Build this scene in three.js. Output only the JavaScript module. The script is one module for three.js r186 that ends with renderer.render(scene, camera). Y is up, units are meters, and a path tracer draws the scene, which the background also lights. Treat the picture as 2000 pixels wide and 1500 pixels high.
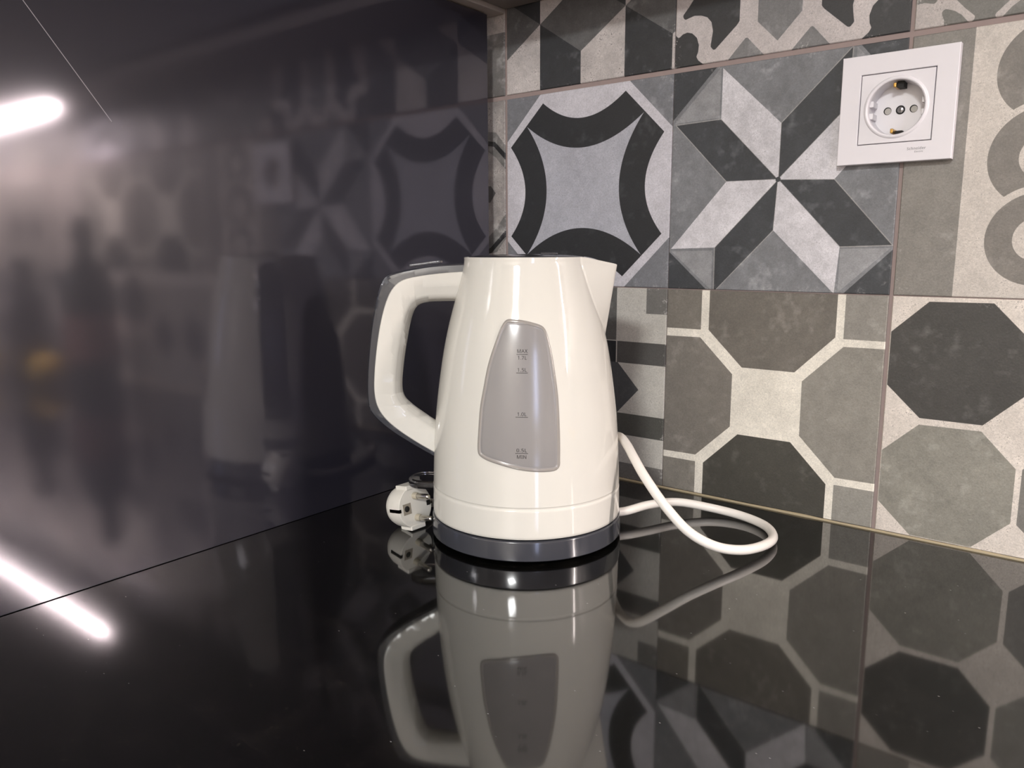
import * as THREE from 'three';
import { RectAreaLightUniformsLib } from 'three/addons/lights/RectAreaLightUniformsLib.js';
import { RoundedBoxGeometry } from 'three/addons/geometries/RoundedBoxGeometry.js';
import { mergeGeometries, mergeVertices, toCreasedNormals } from 'three/addons/utils/BufferGeometryUtils.js';
import { FontLoader } from 'three/addons/loaders/FontLoader.js';
import { TextGeometry } from 'three/addons/geometries/TextGeometry.js';

// ------------------------------------------------------------------ camera, lights, exposure
// x runs along the tiled wall from the corner, y up from the worktop, z out from the wall
const scene = new THREE.Scene();
const camera = new THREE.PerspectiveCamera(52.56, 4 / 3, 0.02, 30);
camera.position.set(0.5523, 0.2379, 0.6883);
camera.rotation.order = 'YXZ';
camera.rotation.set(-0.1712, 0.6699, -0.0039);
scene.add(camera);

const renderer = new THREE.WebGLRenderer({ antialias: true });
renderer.toneMapping = THREE.LinearToneMapping;
renderer.toneMappingExposure = 1.07;
renderer.shadowMap.enabled = true;
RectAreaLightUniformsLib.init();
scene.background = new THREE.Color(0.02, 0.025, 0.04);

const LAMP = { at: [1.2, 1.575, 3.0], size: 0.42, color: new THREE.Color(0.99, 1.0, 0.99), level: 210 };
const WINDOW = { at: [3.19, 0.74, 2.75], w: 0.36, h: 1.15, color: new THREE.Color(0.60, 0.68, 1.0), level: 14 };
const STRIP = { x0: 0.88, x1: 2.6, y: 0.4835, z: 0.09, w: 0.012, color: new THREE.Color(1.0, 0.88, 0.83), level: 480 };

function rectLight(name, color, level, w, h, pos, target) {
  const l = new THREE.RectAreaLight(color, level, w, h);
  l.name = name; l.position.set(...pos); l.lookAt(...target); l.castShadow = true; scene.add(l);
  return l;
}
rectLight('ceiling_lamp_glow', LAMP.color, LAMP.level, LAMP.size, LAMP.size, [LAMP.at[0], LAMP.at[1] - 0.012, LAMP.at[2]], [LAMP.at[0], 0, LAMP.at[2] + 0.0001]);
rectLight('window_glow', WINDOW.color, WINDOW.level, WINDOW.w, WINDOW.h, [WINDOW.at[0] - 0.02, WINDOW.at[1], WINDOW.at[2]], [0, WINDOW.at[1], WINDOW.at[2]]);
rectLight('strip_glow', STRIP.color, STRIP.level, STRIP.x1 - STRIP.x0, STRIP.w, [(STRIP.x0 + STRIP.x1) / 2, STRIP.y - 0.004, STRIP.z], [(STRIP.x0 + STRIP.x1) / 2, 0, STRIP.z + 0.0001]);

// ------------------------------------------------------------------ helpers
let seed = 20240611;
const rnd = () => { seed = (seed * 1664525 + 1013904223) >>> 0; return seed / 4294967296; };
const counts = {};
const numbered = (n) => { const k = counts[n] = (counts[n] ?? -1) + 1; return k ? `${n}_${String(k).padStart(3, '0')}` : n; };
function shade(o) { o.castShadow = true; o.receiveShadow = true; return o; }
function part(name, geo, mat, parent, label) {
  const m = shade(new THREE.Mesh(geo, mat)); m.name = name; parent.add(m);
  if (label) m.userData.label = label;
  return m;
}
function thing(name, label, category, pos = [0, 0, 0], ry = 0, group) {
  const g = new THREE.Group(); g.name = numbered(name); g.position.set(...pos); g.rotation.y = ry;
  g.userData = { label, category }; if (group) g.userData.group = group;
  scene.add(g); return g;
}
function struct(name, geo, mat, label, category) {
  const m = shade(new THREE.Mesh(geo, mat)); m.name = name; scene.add(m);
  m.userData = { kind: 'structure', label, category }; return m;
}
const box = (x0, x1, y0, y1, z0, z1) => new THREE.BoxGeometry(x1 - x0, y1 - y0, z1 - z0).translate((x0 + x1) / 2, (y0 + y1) / 2, (z0 + z1) / 2);
const rbox = (w, h, d, r, s = 3) => new RoundedBoxGeometry(w, h, d, s, r);
const srgb = (r, g, b) => new THREE.Color().setRGB(r / 255, g / 255, b / 255, THREE.SRGBColorSpace);
const std = (o) => new THREE.MeshStandardMaterial(o);
const phys = (o) => new THREE.MeshPhysicalMaterial(o);
const lathe = (pts, n = 96) => new THREE.LatheGeometry(pts.map((p) => new THREE.Vector2(p[0], p[1])), n);

// value noise, tileable over N pixels
const N = 1024;
function noiseField(cells, octaves) {
  const out = new Float32Array(N * N); let amp = 1, tot = 0;
  for (let o = 0; o < octaves; o++, cells *= 2, amp *= 0.55) {
    const c = Math.min(cells, N), lat = new Float32Array(c * c).map(() => rnd()); tot += amp;
    for (let y = 0; y < N; y++) {
      const fy = y * c / N, y0 = Math.floor(fy), ty = fy - y0, sy = ty * ty * (3 - 2 * ty), r0 = (y0 % c) * c, r1 = ((y0 + 1) % c) * c;
      for (let x = 0; x < N; x++) {
        const fx = x * c / N, x0 = Math.floor(fx), tx = fx - x0, sx = tx * tx * (3 - 2 * tx), a = x0 % c, b = (x0 + 1) % c;
        const p = lat[r0 + a] + (lat[r0 + b] - lat[r0 + a]) * sx, q = lat[r1 + a] + (lat[r1 + b] - lat[r1 + a]) * sx;
        out[y * N + x] += amp * (p + (q - p) * sy);
      }
    }
  }
  for (let i = 0; i < out.length; i++) out[i] /= tot;
  return out;
}
const nCoarse = noiseField(5, 4), nMid = noiseField(28, 3), nFine = noiseField(180, 2), nGrain = noiseField(400, 1);

// ------------------------------------------------------------------ tile prints
const LIGHT = [196, 191, 187], LIGHT2 = [180, 177, 178], MID = [121, 121, 121], MID2 = [138, 137, 136], DARK = [55, 56, 57], GREY = [96, 96, 95];
const css = (c) => `rgb(${c[0]},${c[1]},${c[2]})`;
class Print {
  constructor(base) {
    this.c = document.createElement('canvas'); this.c.width = this.c.height = N; this.g = this.c.getContext('2d');
    this.g.fillStyle = css(base); this.g.fillRect(0, 0, N, N);
  }
  X(u) { return u * N; } Y(v) { return (1 - v) * N; }
  poly(c, pts, edge) {
    const g = this.g; g.beginPath(); pts.forEach(([u, v], i) => (i ? g.lineTo(this.X(u), this.Y(v)) : g.moveTo(this.X(u), this.Y(v)))); g.closePath();
    g.fillStyle = css(c); g.fill();
    if (edge) { g.strokeStyle = css(edge[0]); g.lineWidth = edge[1] * N; g.lineJoin = 'round'; g.stroke(); }
    return this;
  }
  rect(c, u0, u1, v0, v1) { return this.poly(c, [[u0, v0], [u1, v0], [u1, v1], [u0, v1]]); }
  disc(c, u, v, r) { const g = this.g; g.beginPath(); g.arc(this.X(u), this.Y(v), r * N, 0, 7); g.fillStyle = css(c); g.fill(); return this; }
  curve(c, segs) {           // segs: ['M',u,v] ['L',u,v] ['Q',cu,cv,u,v]
    const g = this.g; g.beginPath();
    for (const s of segs) {
      if (s[0] === 'M') g.moveTo(this.X(s[1]), this.Y(s[2]));
      else if (s[0] === 'L') g.lineTo(this.X(s[1]), this.Y(s[2]));
      else g.quadraticCurveTo(this.X(s[1]), this.Y(s[2]), this.X(s[3]), this.Y(s[4]));
    }
    g.closePath(); g.fillStyle = css(c); g.fill(); return this;
  }
  smooth(c, pts) {           // closed outline rounded through the midpoints of its corners
    const g = this.g, n = pts.length, mid = (a, b) => [(a[0] + b[0]) / 2, (a[1] + b[1]) / 2];
    g.beginPath(); const m0 = mid(pts[n - 1], pts[0]); g.moveTo(this.X(m0[0]), this.Y(m0[1]));
    for (let i = 0; i < n; i++) { const m = mid(pts[i], pts[(i + 1) % n]); g.quadraticCurveTo(this.X(pts[i][0]), this.Y(pts[i][1]), this.X(m[0]), this.Y(m[1])); }
    g.closePath(); g.fillStyle = css(c); g.fill(); return this;
  }
  round(c, pts, r) {         // closed outline with corners rounded by radius r
    const g = this.g, n = pts.length, P = pts.map(([u, v]) => [this.X(u), this.Y(v)]);
    g.beginPath(); g.moveTo((P[n - 1][0] + P[0][0]) / 2, (P[n - 1][1] + P[0][1]) / 2);
    for (let i = 0; i < n; i++) { const b = P[(i + 1) % n]; g.arcTo(P[i][0], P[i][1], (P[i][0] + b[0]) / 2, (P[i][1] + b[1]) / 2, r * N); }
    g.closePath(); g.fillStyle = css(c); g.fill(); return this;
  }
  // grain, cloudy cement tone, dark pits in the pale fields, pale chips along worn borders
  finish({ pits = 0.4, chips = 0.5, cloud = 1, dx = 0 } = {}) {
    const im = this.g.getImageData(0, 0, N, N), d = im.data;
    for (let y = 0; y < N; y++) for (let x = 0; x < N; x++) {
      const i = (y * N + x) * 4, k = ((y + dx * 37) % N) * N + (x + dx * 91) % N, k2 = ((x + dx * 53) % N) * N + (y + dx * 17) % N;
      const lum = d[i] / 255, pale = Math.min(1, Math.max(0, (lum - 0.5) / 0.22));
      let f = 1 + cloud * ((nCoarse[k] - 0.5) * 0.20 + (nMid[k] - 0.5) * 0.13) + (nFine[k] - 0.5) * 0.10 + (nGrain[k] - 0.5) * 0.10;
      const add = (1 - pale) * cloud * Math.max(0, nMid[k2] * nCoarse[k2] * 3.2 - 0.98) * 34;
      const pit = nGrain[k2] * 0.6 + nFine[k2] * 0.4 - 0.72 + (nMid[k] - 0.5) * 0.45;
      if (pale > 0.3 && pit > 0.0) f *= 1 - Math.min(0.5, pit * 3) * Math.min(1, pits * 0.55);
      const e = Math.min(x, y, N - 1 - x, N - 1 - y) / N, w = nMid[k2] * 0.6 + nFine[k] * 0.5;
      let chip = 0;
      if (e < 0.04 && w > 0.63 + e * 4.5) chip = chips * Math.min(1, (w - 0.63 - e * 4.5) * 9);
      for (let c = 0; c < 3; c++) {
        const v = d[i + c] * f + add;
        d[i + c] = Math.max(0, Math.min(255, v + ([188, 184, 180][c] - v) * chip * 0.7));
      }
    }
    this.g.putImageData(im, 0, 0);
    const t = new THREE.CanvasTexture(this.c); t.colorSpace = THREE.SRGBColorSpace; t.anisotropy = 8;
    return t;
  }
}
const prints = {};
{ // stacked cubes
  const p = new Print(LIGHT);
  for (let k = -1; k < 3; k++) for (let i = -2; i < 4; i++) {
    const vt = 0.333 + 0.5 * k, ul = 0.23 - 0.2525 * k + 0.505 * i, uc = ul + 0.2525, ur = ul + 0.505;
    p.poly([50, 51, 53], [[ul, vt], [uc, vt - 0.167], [uc, vt - 0.5], [ul, vt - 0.333]]);
    p.poly([186, 179, 176], [[uc, vt - 0.167], [ur, vt], [ur, vt - 0.333], [uc, vt - 0.5]]);
    p.poly([92, 91, 91], [[ul, vt], [uc, vt - 0.167], [ur, vt], [uc, vt + 0.167]]);
  }
  prints.cubes = p.finish({ pits: 1.6, chips: 0.5, cloud: 1.4, dx: 1 });
}
{ // eight-cornered ring with hollow sides
  const p = new Print([196, 193, 199]);
  for (const [a, b] of [[0, 0], [1, 0], [1, 1], [0, 1]]) p.poly([116, 117, 121], [[a, b], [a ? 0.755 : 0.245, b], [a, b ? 0.755 : 0.245]]);
  p.curve([40, 41, 43], [['M', 0.25, 0.942], ['Q', 0.495, 0.748, 0.745, 0.945], ['L', 0.958, 0.735], ['Q', 0.765, 0.49, 0.958, 0.262], ['L', 0.745, 0.055], ['Q', 0.495, 0.25, 0.25, 0.055], ['L', 0.035, 0.262], ['Q', 0.232, 0.49, 0.035, 0.735]]);
  p.curve([172, 172, 180], [['M', 0.145, 0.834], ['Q', 0.495, 0.566, 0.848, 0.836], ['Q', 0.585, 0.49, 0.848, 0.162], ['Q', 0.495, 0.434, 0.145, 0.162], ['Q', 0.405, 0.49, 0.145, 0.834]]);
  prints.ring = p.finish({ pits: 0.5, chips: 0.4, cloud: 0.8, dx: 2 });
}
{ // pinwheel star
  const L = [202, 199, 203], D = [58, 60, 63], M = [119, 120, 123], m2 = [140, 140, 142], C = [0.512, 0.485], ed = [[150, 148, 146], 0.004];
  const p = new Print(M);
  const arms = [[L, [0.513, 0.72], [0.24, 0.98], [0.24, 0.763]], [D, [0.24, 0.763], [0.017, 0.757], [0.276, 0.488]], [L, [0.276, 0.488], [0.012, 0.19], [0.232, 0.195]],
    [D, [0.232, 0.195], [0.235, -0.01], [0.502, 0.268]], [L, [0.502, 0.268], [0.775, 0.0], [0.787, 0.195]], [D, [0.787, 0.195], [0.992, 0.2], [0.748, 0.473]],
    [L, [0.748, 0.473], [0.995, 0.755], [0.785, 0.76]], [D, [0.785, 0.76], [0.79, 0.99], [0.513, 0.72]]];
  p.poly(m2, [[0.012, 0.765], [0.232, 0.77], [0.232, 0.985]]).poly(m2, [[0.79, 0.187], [0.985, 0.19], [0.79, 0.005]]).poly(m2, [[0.015, 0.178], [0.222, 0.182], [0.222, 0.0]]).poly(m2, [[0.99, 0.77], [0.8, 0.77], [0.805, 0.985]]);
  p.poly(D, [[0, 0.775], [0, 1], [0.222, 1]]).poly(D, [[1, 0.19], [1, 0], [0.812, 0]]).poly(D, [[0, 0.178], [0, 0], [0.2, 0]]).poly(D, [[1, 0.78], [1, 1], [0.81, 1]]);
  for (const [c, a, b, d] of arms) p.poly(c, [C, a, b, d], c === D ? ed : null);
  for (const [c, a, b, d] of arms) if (c === L) p.poly(c, [C, a, b, d]);
  p.disc(D, C[0], C[1], 0.011);
  prints.star = p.finish({ pits: 0.5, chips: 0.35, cloud: 1.3, dx: 3 });
}
{ // horned medallion, lower part in view
  const L = [188, 180, 178], D = [54, 54, 55], M = [118, 117, 117], p = new Print(L), c = 0.48, mir = (a) => a.map(([u, v]) => [2 * c - u, v]);
  const horn = [[0.306, 0.6], [0.306, 0.165], [0.294, 0.150], [0.193, 0.060], [0.175, 0.080], [0.180, 0.112], [0.184, 0.145], [0.176, 0.183], [0.155, 0.207], [0.125, 0.219], [0.092, 0.224], [0.046, 0.213], [0.035, 0.232], [0.065, 0.265], [0.1, 0.31], [0.2, 0.6]];
  const lobe = [[-0.05, 0.165], [0.0, 0.157], [0.018, 0.139], [0.038, 0.153], [0.06, 0.158], [0.085, 0.150], [0.108, 0.128], [0.119, 0.095], [0.116, 0.065], [0.108, 0.047], [0.118, 0.030], [0.146, 0.008], [0.15, -0.05], [-0.05, -0.05]];
  for (const s of [horn, mir(horn), lobe, mir(lobe)]) p.round(D, s, 0.011);
  p.rect(D, 0.95, 1, 0, 0.15).rect(D, 0.975, 1, 0, 0.4);
  p.poly(M, [[0.388, 0.149], [0.478, 0.058], [0.576, 0.16], [0.576, 0.48], [0.386, 0.48]]);
  p.round(M, [[0.24, -0.01], [0.341, 0.096], [0.44, -0.01]], 0.01).round(M, [[0.52, -0.01], [0.62, 0.096], [0.714, -0.01]], 0.01);
  p.poly(M, [[0.386, 0.84], [0.478, 0.93], [0.576, 0.84], [0.576, 0.4], [0.386, 0.4]]);
  prints.horns = p.finish({ pits: 0.7, chips: 1.0, cloud: 0.9, dx: 4 });
}
{ // ornament with rounded tails
  const M = [112, 110, 105], L = [180, 172, 168], p = new Print(M);
  p.round(L, [[-0.05, 0.1], [0.04, 0.103], [0.073, 0.093], [0.083, 0.11], [0.09, 0.15], [0.12, 0.116], [0.145, 0.095], [0.178, 0.058], [0.210, 0.028], [0.208, 0.012], [0.190, 0.010], [0.165, 0.04], [0.142, 0.057], [0.118, 0.067], [0.098, 0.072], [0.1, 0.05], [0.108, 0.03], [0.112, -0.05], [-0.05, -0.05]], 0.012);
  p.round(L, [[0.272, 0.022], [0.280, 0.006], [0.296, 0.009], [0.325, 0.04], [0.36, 0.065], [0.385, 0.11], [0.36, 0.11], [0.33, 0.075], [0.3, 0.048]], 0.01);
  p.disc(L, 0.5, 0.5, 0.26).disc(DARK, 0.5, 0.5, 0.2).disc(L, 0.5, 0.5, 0.1);
  prints.tails = p.finish({ pits: 0.7, chips: 0.9, cloud: 0.8, dx: 5 });
}
{ // stripe and chain of rings
  const L = [196, 188, 180], M = [120, 115, 109], p = new Print(L);
  p.rect([128, 124, 118], 0, 0.218, 0, 1);
  for (const [u, v, r, halo, h] of [[0.472, 0.815, 0.174, 0, 0.078], [0.472, 0.512, 0.179, 0.203, 0.08], [0.477, 0.22, 0.169, 0.195, 0.08]]) { if (halo) p.disc(L, u, v, halo); p.disc(M, u, v, r); p.disc(L, u, v, h); }
  p.rect(M, 0.72, 0.95, 0, 1);
  prints.rings = p.finish({ pits: 0.6, chips: 0.5, cloud: 0.8, dx: 6 });
}
{ // blocks and arrow points
  const L = [190, 186, 178], p = new Print([92, 91, 88]), D = [70, 70, 69], K = [40, 41, 42];
  for (const s of [0, 1]) {
    const R = (c, a, b, v0, v1) => p.rect(c, s ? 1 - b : a, s ? 1 - a : b, v0, v1);
    R(L, 0.72, 0.887, 0.727, 1); R(L, 0.72, 1, 0.727, 0.873); R([112, 110, 106], 0.887, 1, 0.873, 1); R([84, 82, 79], 0.724, 1, 0.617, 0.727);
    R(L, 0.73, 1, 0.354, 0.617); p.poly([76, 77, 78], [[0.73, 0.617], [0.853, 0.485], [0.73, 0.354]].map(([u, v]) => [s ? 1 - u : u, v]));
    R([82, 81, 76], 0.733, 1, 0.241, 0.354); R(L, 0.735, 1, 0.092, 0.241); R([118, 115, 110], 0.6, 1, 0, 0.092);
    R(K, 0.5, 0.718, 0.617, 0.727); R([76, 77, 78], 0.5, 0.73, 0.354, 0.617); R(L, 0.5, 0.724, 0.726, 0.731); R(L, 0.718, 0.724, 0.617, 1);
  }
  prints.blocks = p.finish({ pits: 0.6, chips: 0.8, cloud: 0.6, dx: 7 });
}
{ // pale web between half octagons
  const p = new Print([224, 218, 206]);
  p.rect([118, 113, 105], 0, 0.18, 0.812, 1).rect([140, 136, 129], 0.827, 1, 0.81, 1).rect([128, 123, 115], 0, 0.176, 0, 0.166).rect([140, 137, 130], 0.828, 1, 0, 0.17);
  p.poly([106, 101, 94], [[0.219, 1], [0.219, 0.813], [0.388, 0.649], [0.63, 0.649], [0.794, 0.815], [0.794, 1]]);
  p.poly([118, 113, 106], [[0, 0.773], [0.178, 0.775], [0.344, 0.613], [0.344, 0.363], [0.175, 0.2], [0, 0.198]]);
  p.poly([137, 133, 125], [[1, 0.779], [0.83, 0.777], [0.665, 0.612], [0.667, 0.366], [0.83, 0.202], [1, 0.204]]);
  p.poly([67, 65, 59], [[0.217, 0], [0.217, 0.166], [0.383, 0.331], [0.629, 0.331], [0.794, 0.166], [0.794, 0]]);
  prints.web = p.finish({ pits: 0.35, chips: 0.15, cloud: 0.8, dx: 8 });
}
{ // four octagons
  const p = new Print([212, 203, 194]);
  const oct = (c, u0, v0) => p.poly(c, [[0.138, 0.478], [0.358, 0.48], [0.483, 0.35], [0.484, 0.134], [0.36, 0.008], [0.138, 0.008], [0.008, 0.132], [0.008, 0.352]].map(([u, v]) => [u + u0, v + v0]));
  oct([66, 64, 61], 0.004, 0.502); oct([136, 133, 124], 0.004, 0.005); oct([130, 127, 120], 0.5, 0.502); oct([120, 117, 112], 0.5, 0.005);
  prints.octagons = p.finish({ pits: 0.9, chips: 0.35, cloud: 0.9, dx: 9 });
}
{ // lozenge on grey
  const p = new Print([142, 137, 130]); p.poly([66, 62, 62], [[0.75, 0.68], [0.93, 0.45], [0.75, 0.22], [0.57, 0.45]]).poly([66, 62, 62], [[0.25, 0.68], [0.43, 0.45], [0.25, 0.22], [0.07, 0.45]]).rect([186, 180, 172], 0, 1, 0.9, 1);
  prints.lozenge = p.finish({ dx: 10 });
}
{ // sliver beside the corner: pale stone with chevron bars
  const p = new Print([158, 152, 149]);
  p.poly([112, 110, 108], [[0.86, 0.835], [0.93, 0.825], [1, 0.745], [1, 0.62], [0.93, 0.69], [0.86, 0.735]]).poly([112, 110, 108], [[0.86, 0.165], [0.93, 0.175], [1, 0.255], [1, 0.39], [0.93, 0.31], [0.86, 0.25]]);
  p.poly([34, 34, 36], [[0.86, 0.785], [0.922, 0.775], [1, 0.705], [1, 0.67], [0.915, 0.75], [0.86, 0.76]]).poly([34, 34, 36], [[0.86, 0.19], [0.885, 0.2], [1, 0.30], [1, 0.265], [0.89, 0.17], [0.86, 0.165]]);
  p.poly([88, 86, 86], [[0.86, 0.54], [0.89, 0.54], [0.925, 0.5], [0.885, 0.45], [0.86, 0.45]]);
  prints.sliver = p.finish({ pits: 1.6, chips: 0.6, cloud: 2.2, dx: 11 });
  const q = new Print([112, 109, 107]); q.rect([176, 168, 164], 0, 1, 0.335, 1); prints.sliver_top = q.finish({ pits: 1.0, chips: 0.6, cloud: 1.6, dx: 12 });
}
const tileRelief = (() => {
  const d = new Uint8Array(N * N * 4); for (let i = 0; i < N * N; i++) { const v = 255 * (0.55 * nFine[i] + 0.45 * nMid[i]); d[i * 4] = d[i * 4 + 1] = d[i * 4 + 2] = v; d[i * 4 + 3] = 255; }
  const t = new THREE.DataTexture(d, N, N); t.magFilter = THREE.LinearFilter; t.wrapS = t.wrapT = THREE.RepeatWrapping; t.needsUpdate = true; return t;
})();
const tileMat = {};
for (const k in prints) tileMat[k] = std({ map: prints[k], roughness: 0.5, bumpMap: tileRelief, bumpScale: 0.00012 });

// ------------------------------------------------------------------ the setting
const S = 0.2, SOCK = [0.3945, 0.3457], HOLE = 0.0245;
const mGrout = std({ color: srgb(150, 134, 130), roughness: 0.95, bumpMap: tileRelief, bumpScale: 0.0006 });
const mPlaster = std({ color: srgb(206, 198, 186), roughness: 0.9 });
const mWallEdge = std({ color: srgb(196, 188, 178), roughness: 0.9 });

const wallBack = new THREE.Group(); wallBack.name = 'wall_back'; scene.add(wallBack);
wallBack.userData = { kind: 'structure', label: 'back wall clad in grey patchwork cement-look tiles', category: 'wall' };
{
  const s = new THREE.Shape(); s.moveTo(-0.3, -0.9); s.lineTo(3.2, -0.9); s.lineTo(3.2, 1.6); s.lineTo(-0.3, 1.6); s.closePath();
  const h = new THREE.Path(); h.absarc(SOCK[0], SOCK[1], HOLE, 0, Math.PI * 2, true); s.holes.push(h);
  part('grout_bed', new THREE.ExtrudeGeometry(s, { depth: 0.08, bevelEnabled: false, curveSegments: 32 }).translate(0, 0, -0.0815), mGrout, wallBack, 'pinkish grey grout between the tiles');
}
const gap = (k) => (k % 2 === 0 ? 0.0015 : 0.0003);
function tileGeometry(x0, x1, y0, y1, c, r) {
  const b = 0.0007, t = 0.01, P = [], U = [];
  const quad = (a, q, e, d) => { for (const v of [a, q, e, a, e, d]) { P.push(...v); U.push((v[0] - c * S) / S, (v[1] - r * S) / S); } };
  const ring = (i, z) => [[x0 + i, y0 + i, z], [x1 - i, y0 + i, z], [x1 - i, y1 - i, z], [x0 + i, y1 - i, z]];
  const f = ring(b, 0), m = ring(0, -b), k = ring(0, -t);
  quad(...f);
  for (let i = 0; i < 4; i++) { const j = (i + 1) % 4; quad(m[i], m[j], f[j], f[i]); quad(k[i], k[j], m[j], m[i]); }
  const g = new THREE.BufferGeometry(); g.setAttribute('position', new THREE.Float32BufferAttribute(P, 3)); g.setAttribute('uv', new THREE.Float32BufferAttribute(U, 2)); g.computeVertexNormals();
  return g;
}
function notchedTile(x0, x1, y0, y1, c, r) {     // tile bitten by the round socket box
  const s = new THREE.Shape(), b = 0.0006; x0 += b; x1 -= b; y0 += b; y1 -= b;
  const right = c === 1, X = right ? x1 : x0, dx = X - SOCK[0], dy = Math.sqrt(HOLE * HOLE - dx * dx), a = Math.atan2(dy, dx);
  if (right) { s.moveTo(x0, y0); s.lineTo(x1, y0); s.lineTo(x1, SOCK[1] - dy); s.absarc(SOCK[0], SOCK[1], HOLE, -a, a, true); s.lineTo(x1, y1); s.lineTo(x0, y1); }
  else { s.moveTo(x1, y1); s.lineTo(x0, y1); s.lineTo(x0, SOCK[1] + dy); s.absarc(SOCK[0], SOCK[1], HOLE, a, -a, true); s.lineTo(x0, y0); s.lineTo(x1, y0); }
  s.closePath();
  const g = new THREE.ExtrudeGeometry(s, { depth: 0.009, bevelEnabled: true, bevelSize: b, bevelThickness: b, bevelSegments: 1, curveSegments: 24 }).translate(0, 0, -0.009 - b);
  const p = g.attributes.position, u = g.attributes.uv; for (let i = 0; i < p.count; i++) u.setXY(i, (p.getX(i) - c * S) / S, (p.getY(i) - r * S) / S);
  return g;
}
const layout = { '-1,0': 'sliver', '-1,1': 'sliver', '-1,2': 'sliver_top', '0,0': 'blocks', '0,1': 'ring', '0,2': 'cubes', '1,0': 'web', '1,1': 'star', '1,2': 'horns', '2,0': 'octagons', '2,1': 'rings', '2,2': 'tails', '3,0': 'lozenge', '3,1': 'web', '3,2': 'cubes' };
const cycle = ['web', 'blocks', 'rings', 'octagons', 'star', 'cubes', 'lozenge', 'ring', 'horns', 'tails'];
for (let c = -1; c < 16; c++) for (let r = 0; r < 3; r++) {
  const x0 = c * S + gap(c), x1 = (c + 1) * S - gap(c + 1), y0 = r * S + (r ? gap(r) * 1.5 : 0.0015), y1 = (r + 1) * S - gap(r + 1) * 1.5;
  const k = layout[`${c},${r}`] ?? cycle[(c * 3 + r * 7 + ((c * c) % 5)) % cycle.length];
  const notch = r === 1 && (c === 1 || c === 2);
  part('tile', (notch ? notchedTile : tileGeometry)(x0, x1, y0, y1, c, r), tileMat[k], wallBack);
}
struct('wall_left', box(-0.36, -0.3, -0.9, 1.6, -0.08, 3.7), mPlaster, 'plain plaster side wall beyond the dark panel', 'wall');
struct('floor', box(-0.36, 3.3, -1.0, -0.9, -0.08, 3.7), std({ color: srgb(120, 98, 78), roughness: 0.5 }), 'brown kitchen floor', 'floor');
struct('ceiling', box(-0.36, 3.3, 1.6, 1.7, -0.08, 3.7), mPlaster, 'plain pale ceiling', 'ceiling');
struct('wall_front', box(-0.36, 3.3, -0.9, 1.6, 3.6, 3.7), mWallEdge, 'plain plaster wall opposite the tiles', 'wall');
{ // end wall with a window
  const s = new THREE.Shape(), [, wy, wz] = WINDOW.at, hw = WINDOW.w / 2, hh = WINDOW.h / 2; s.moveTo(0.08, -0.9); s.lineTo(-3.7, -0.9); s.lineTo(-3.7, 1.6); s.lineTo(0.08, 1.6); s.closePath();
  const h = new THREE.Path(); h.moveTo(-wz - hw, wy - hh); h.lineTo(-wz + hw, wy - hh); h.lineTo(-wz + hw, wy + hh); h.lineTo(-wz - hw, wy + hh); h.closePath(); s.holes.push(h);
  struct('wall_right', new THREE.ExtrudeGeometry(s, { depth: 0.1, bevelEnabled: false }).rotateY(Math.PI / 2).translate(3.2, 0, 0), mPlaster, 'plaster end wall with a narrow window', 'wall');
  const w = new THREE.Group(); w.name = 'window_1'; scene.add(w); w.userData = { kind: 'structure', label: 'narrow window with a white frame in the end wall', category: 'window' };
  const mF = std({ color: srgb(226, 224, 220), roughness: 0.4 });
  for (const [a, b, c, d] of [[-hw, -hw + 0.05, -hh, hh], [hw - 0.05, hw, -hh, hh], [-hw, hw, -hh, -hh + 0.05], [-hw, hw, hh - 0.05, hh]]) part('window_frame', box(3.205, 3.25, wy + c, wy + d, wz + a, wz + b), mF, w);
  part('window_pane', box(3.228, 3.234, wy - hh + 0.02, wy + hh - 0.02, wz - hw + 0.02, wz + hw - 0.02), std({ color: 0x202028, emissive: WINDOW.color, emissiveIntensity: 3.0, roughness: 0.6 }), w, 'pane bright with evening sky');
}

// worktop: polished black stone with sparse mineral flecks
const stoneMap = (() => {
  const d = new Uint8Array(N * N * 4);
  for (let i = 0; i < N * N; i++) {
    const m = nMid[i], v = 7 + 22 * Math.max(0, m - 0.45) + (nGrain[i] > 0.86 ? 26 * (nGrain[i] - 0.86) * 10 : 0);
    d[i * 4] = v * 1.1; d[i * 4 + 1] = v; d[i * 4 + 2] = v * 0.85; d[i * 4 + 3] = 255;
  }
  for (let k = 0; k < 150; k++) { const x = Math.floor(rnd() * N), y = Math.floor(rnd() * N), v = 60 + 120 * rnd(); for (const [a, b] of [[0, 0], [1, 0]]) { const i = (((y + b) % N) * N + (x + a) % N) * 4; d[i] = d[i + 1] = d[i + 2] = v; } }
  const t = new THREE.DataTexture(d, N, N); t.magFilter = THREE.LinearFilter; t.wrapS = t.wrapT = THREE.RepeatWrapping; t.repeat.set(1 / 0.55, 1 / 0.55); t.colorSpace = THREE.SRGBColorSpace; t.needsUpdate = true; return t;
})();
function planarUV(g, a, b) { const p = g.attributes.position, u = new Float32Array(p.count * 2); for (let i = 0; i < p.count; i++) { u[i * 2] = p.array[i * 3 + a]; u[i * 2 + 1] = p.array[i * 3 + b]; } g.setAttribute('uv', new THREE.BufferAttribute(u, 2)); return g; }
const mStone = phys({ map: stoneMap, roughness: 0.05, ior: 2.1, clearcoat: 0.08, clearcoatRoughness: 0.32 });
const counterTop = struct('countertop', planarUV(rbox(3.4, 0.04, 0.64, 0.003).translate(1.4, -0.02, 0.3185), 0, 2), mStone, 'polished black stone worktop with fine flecks', 'worktop');
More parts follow.
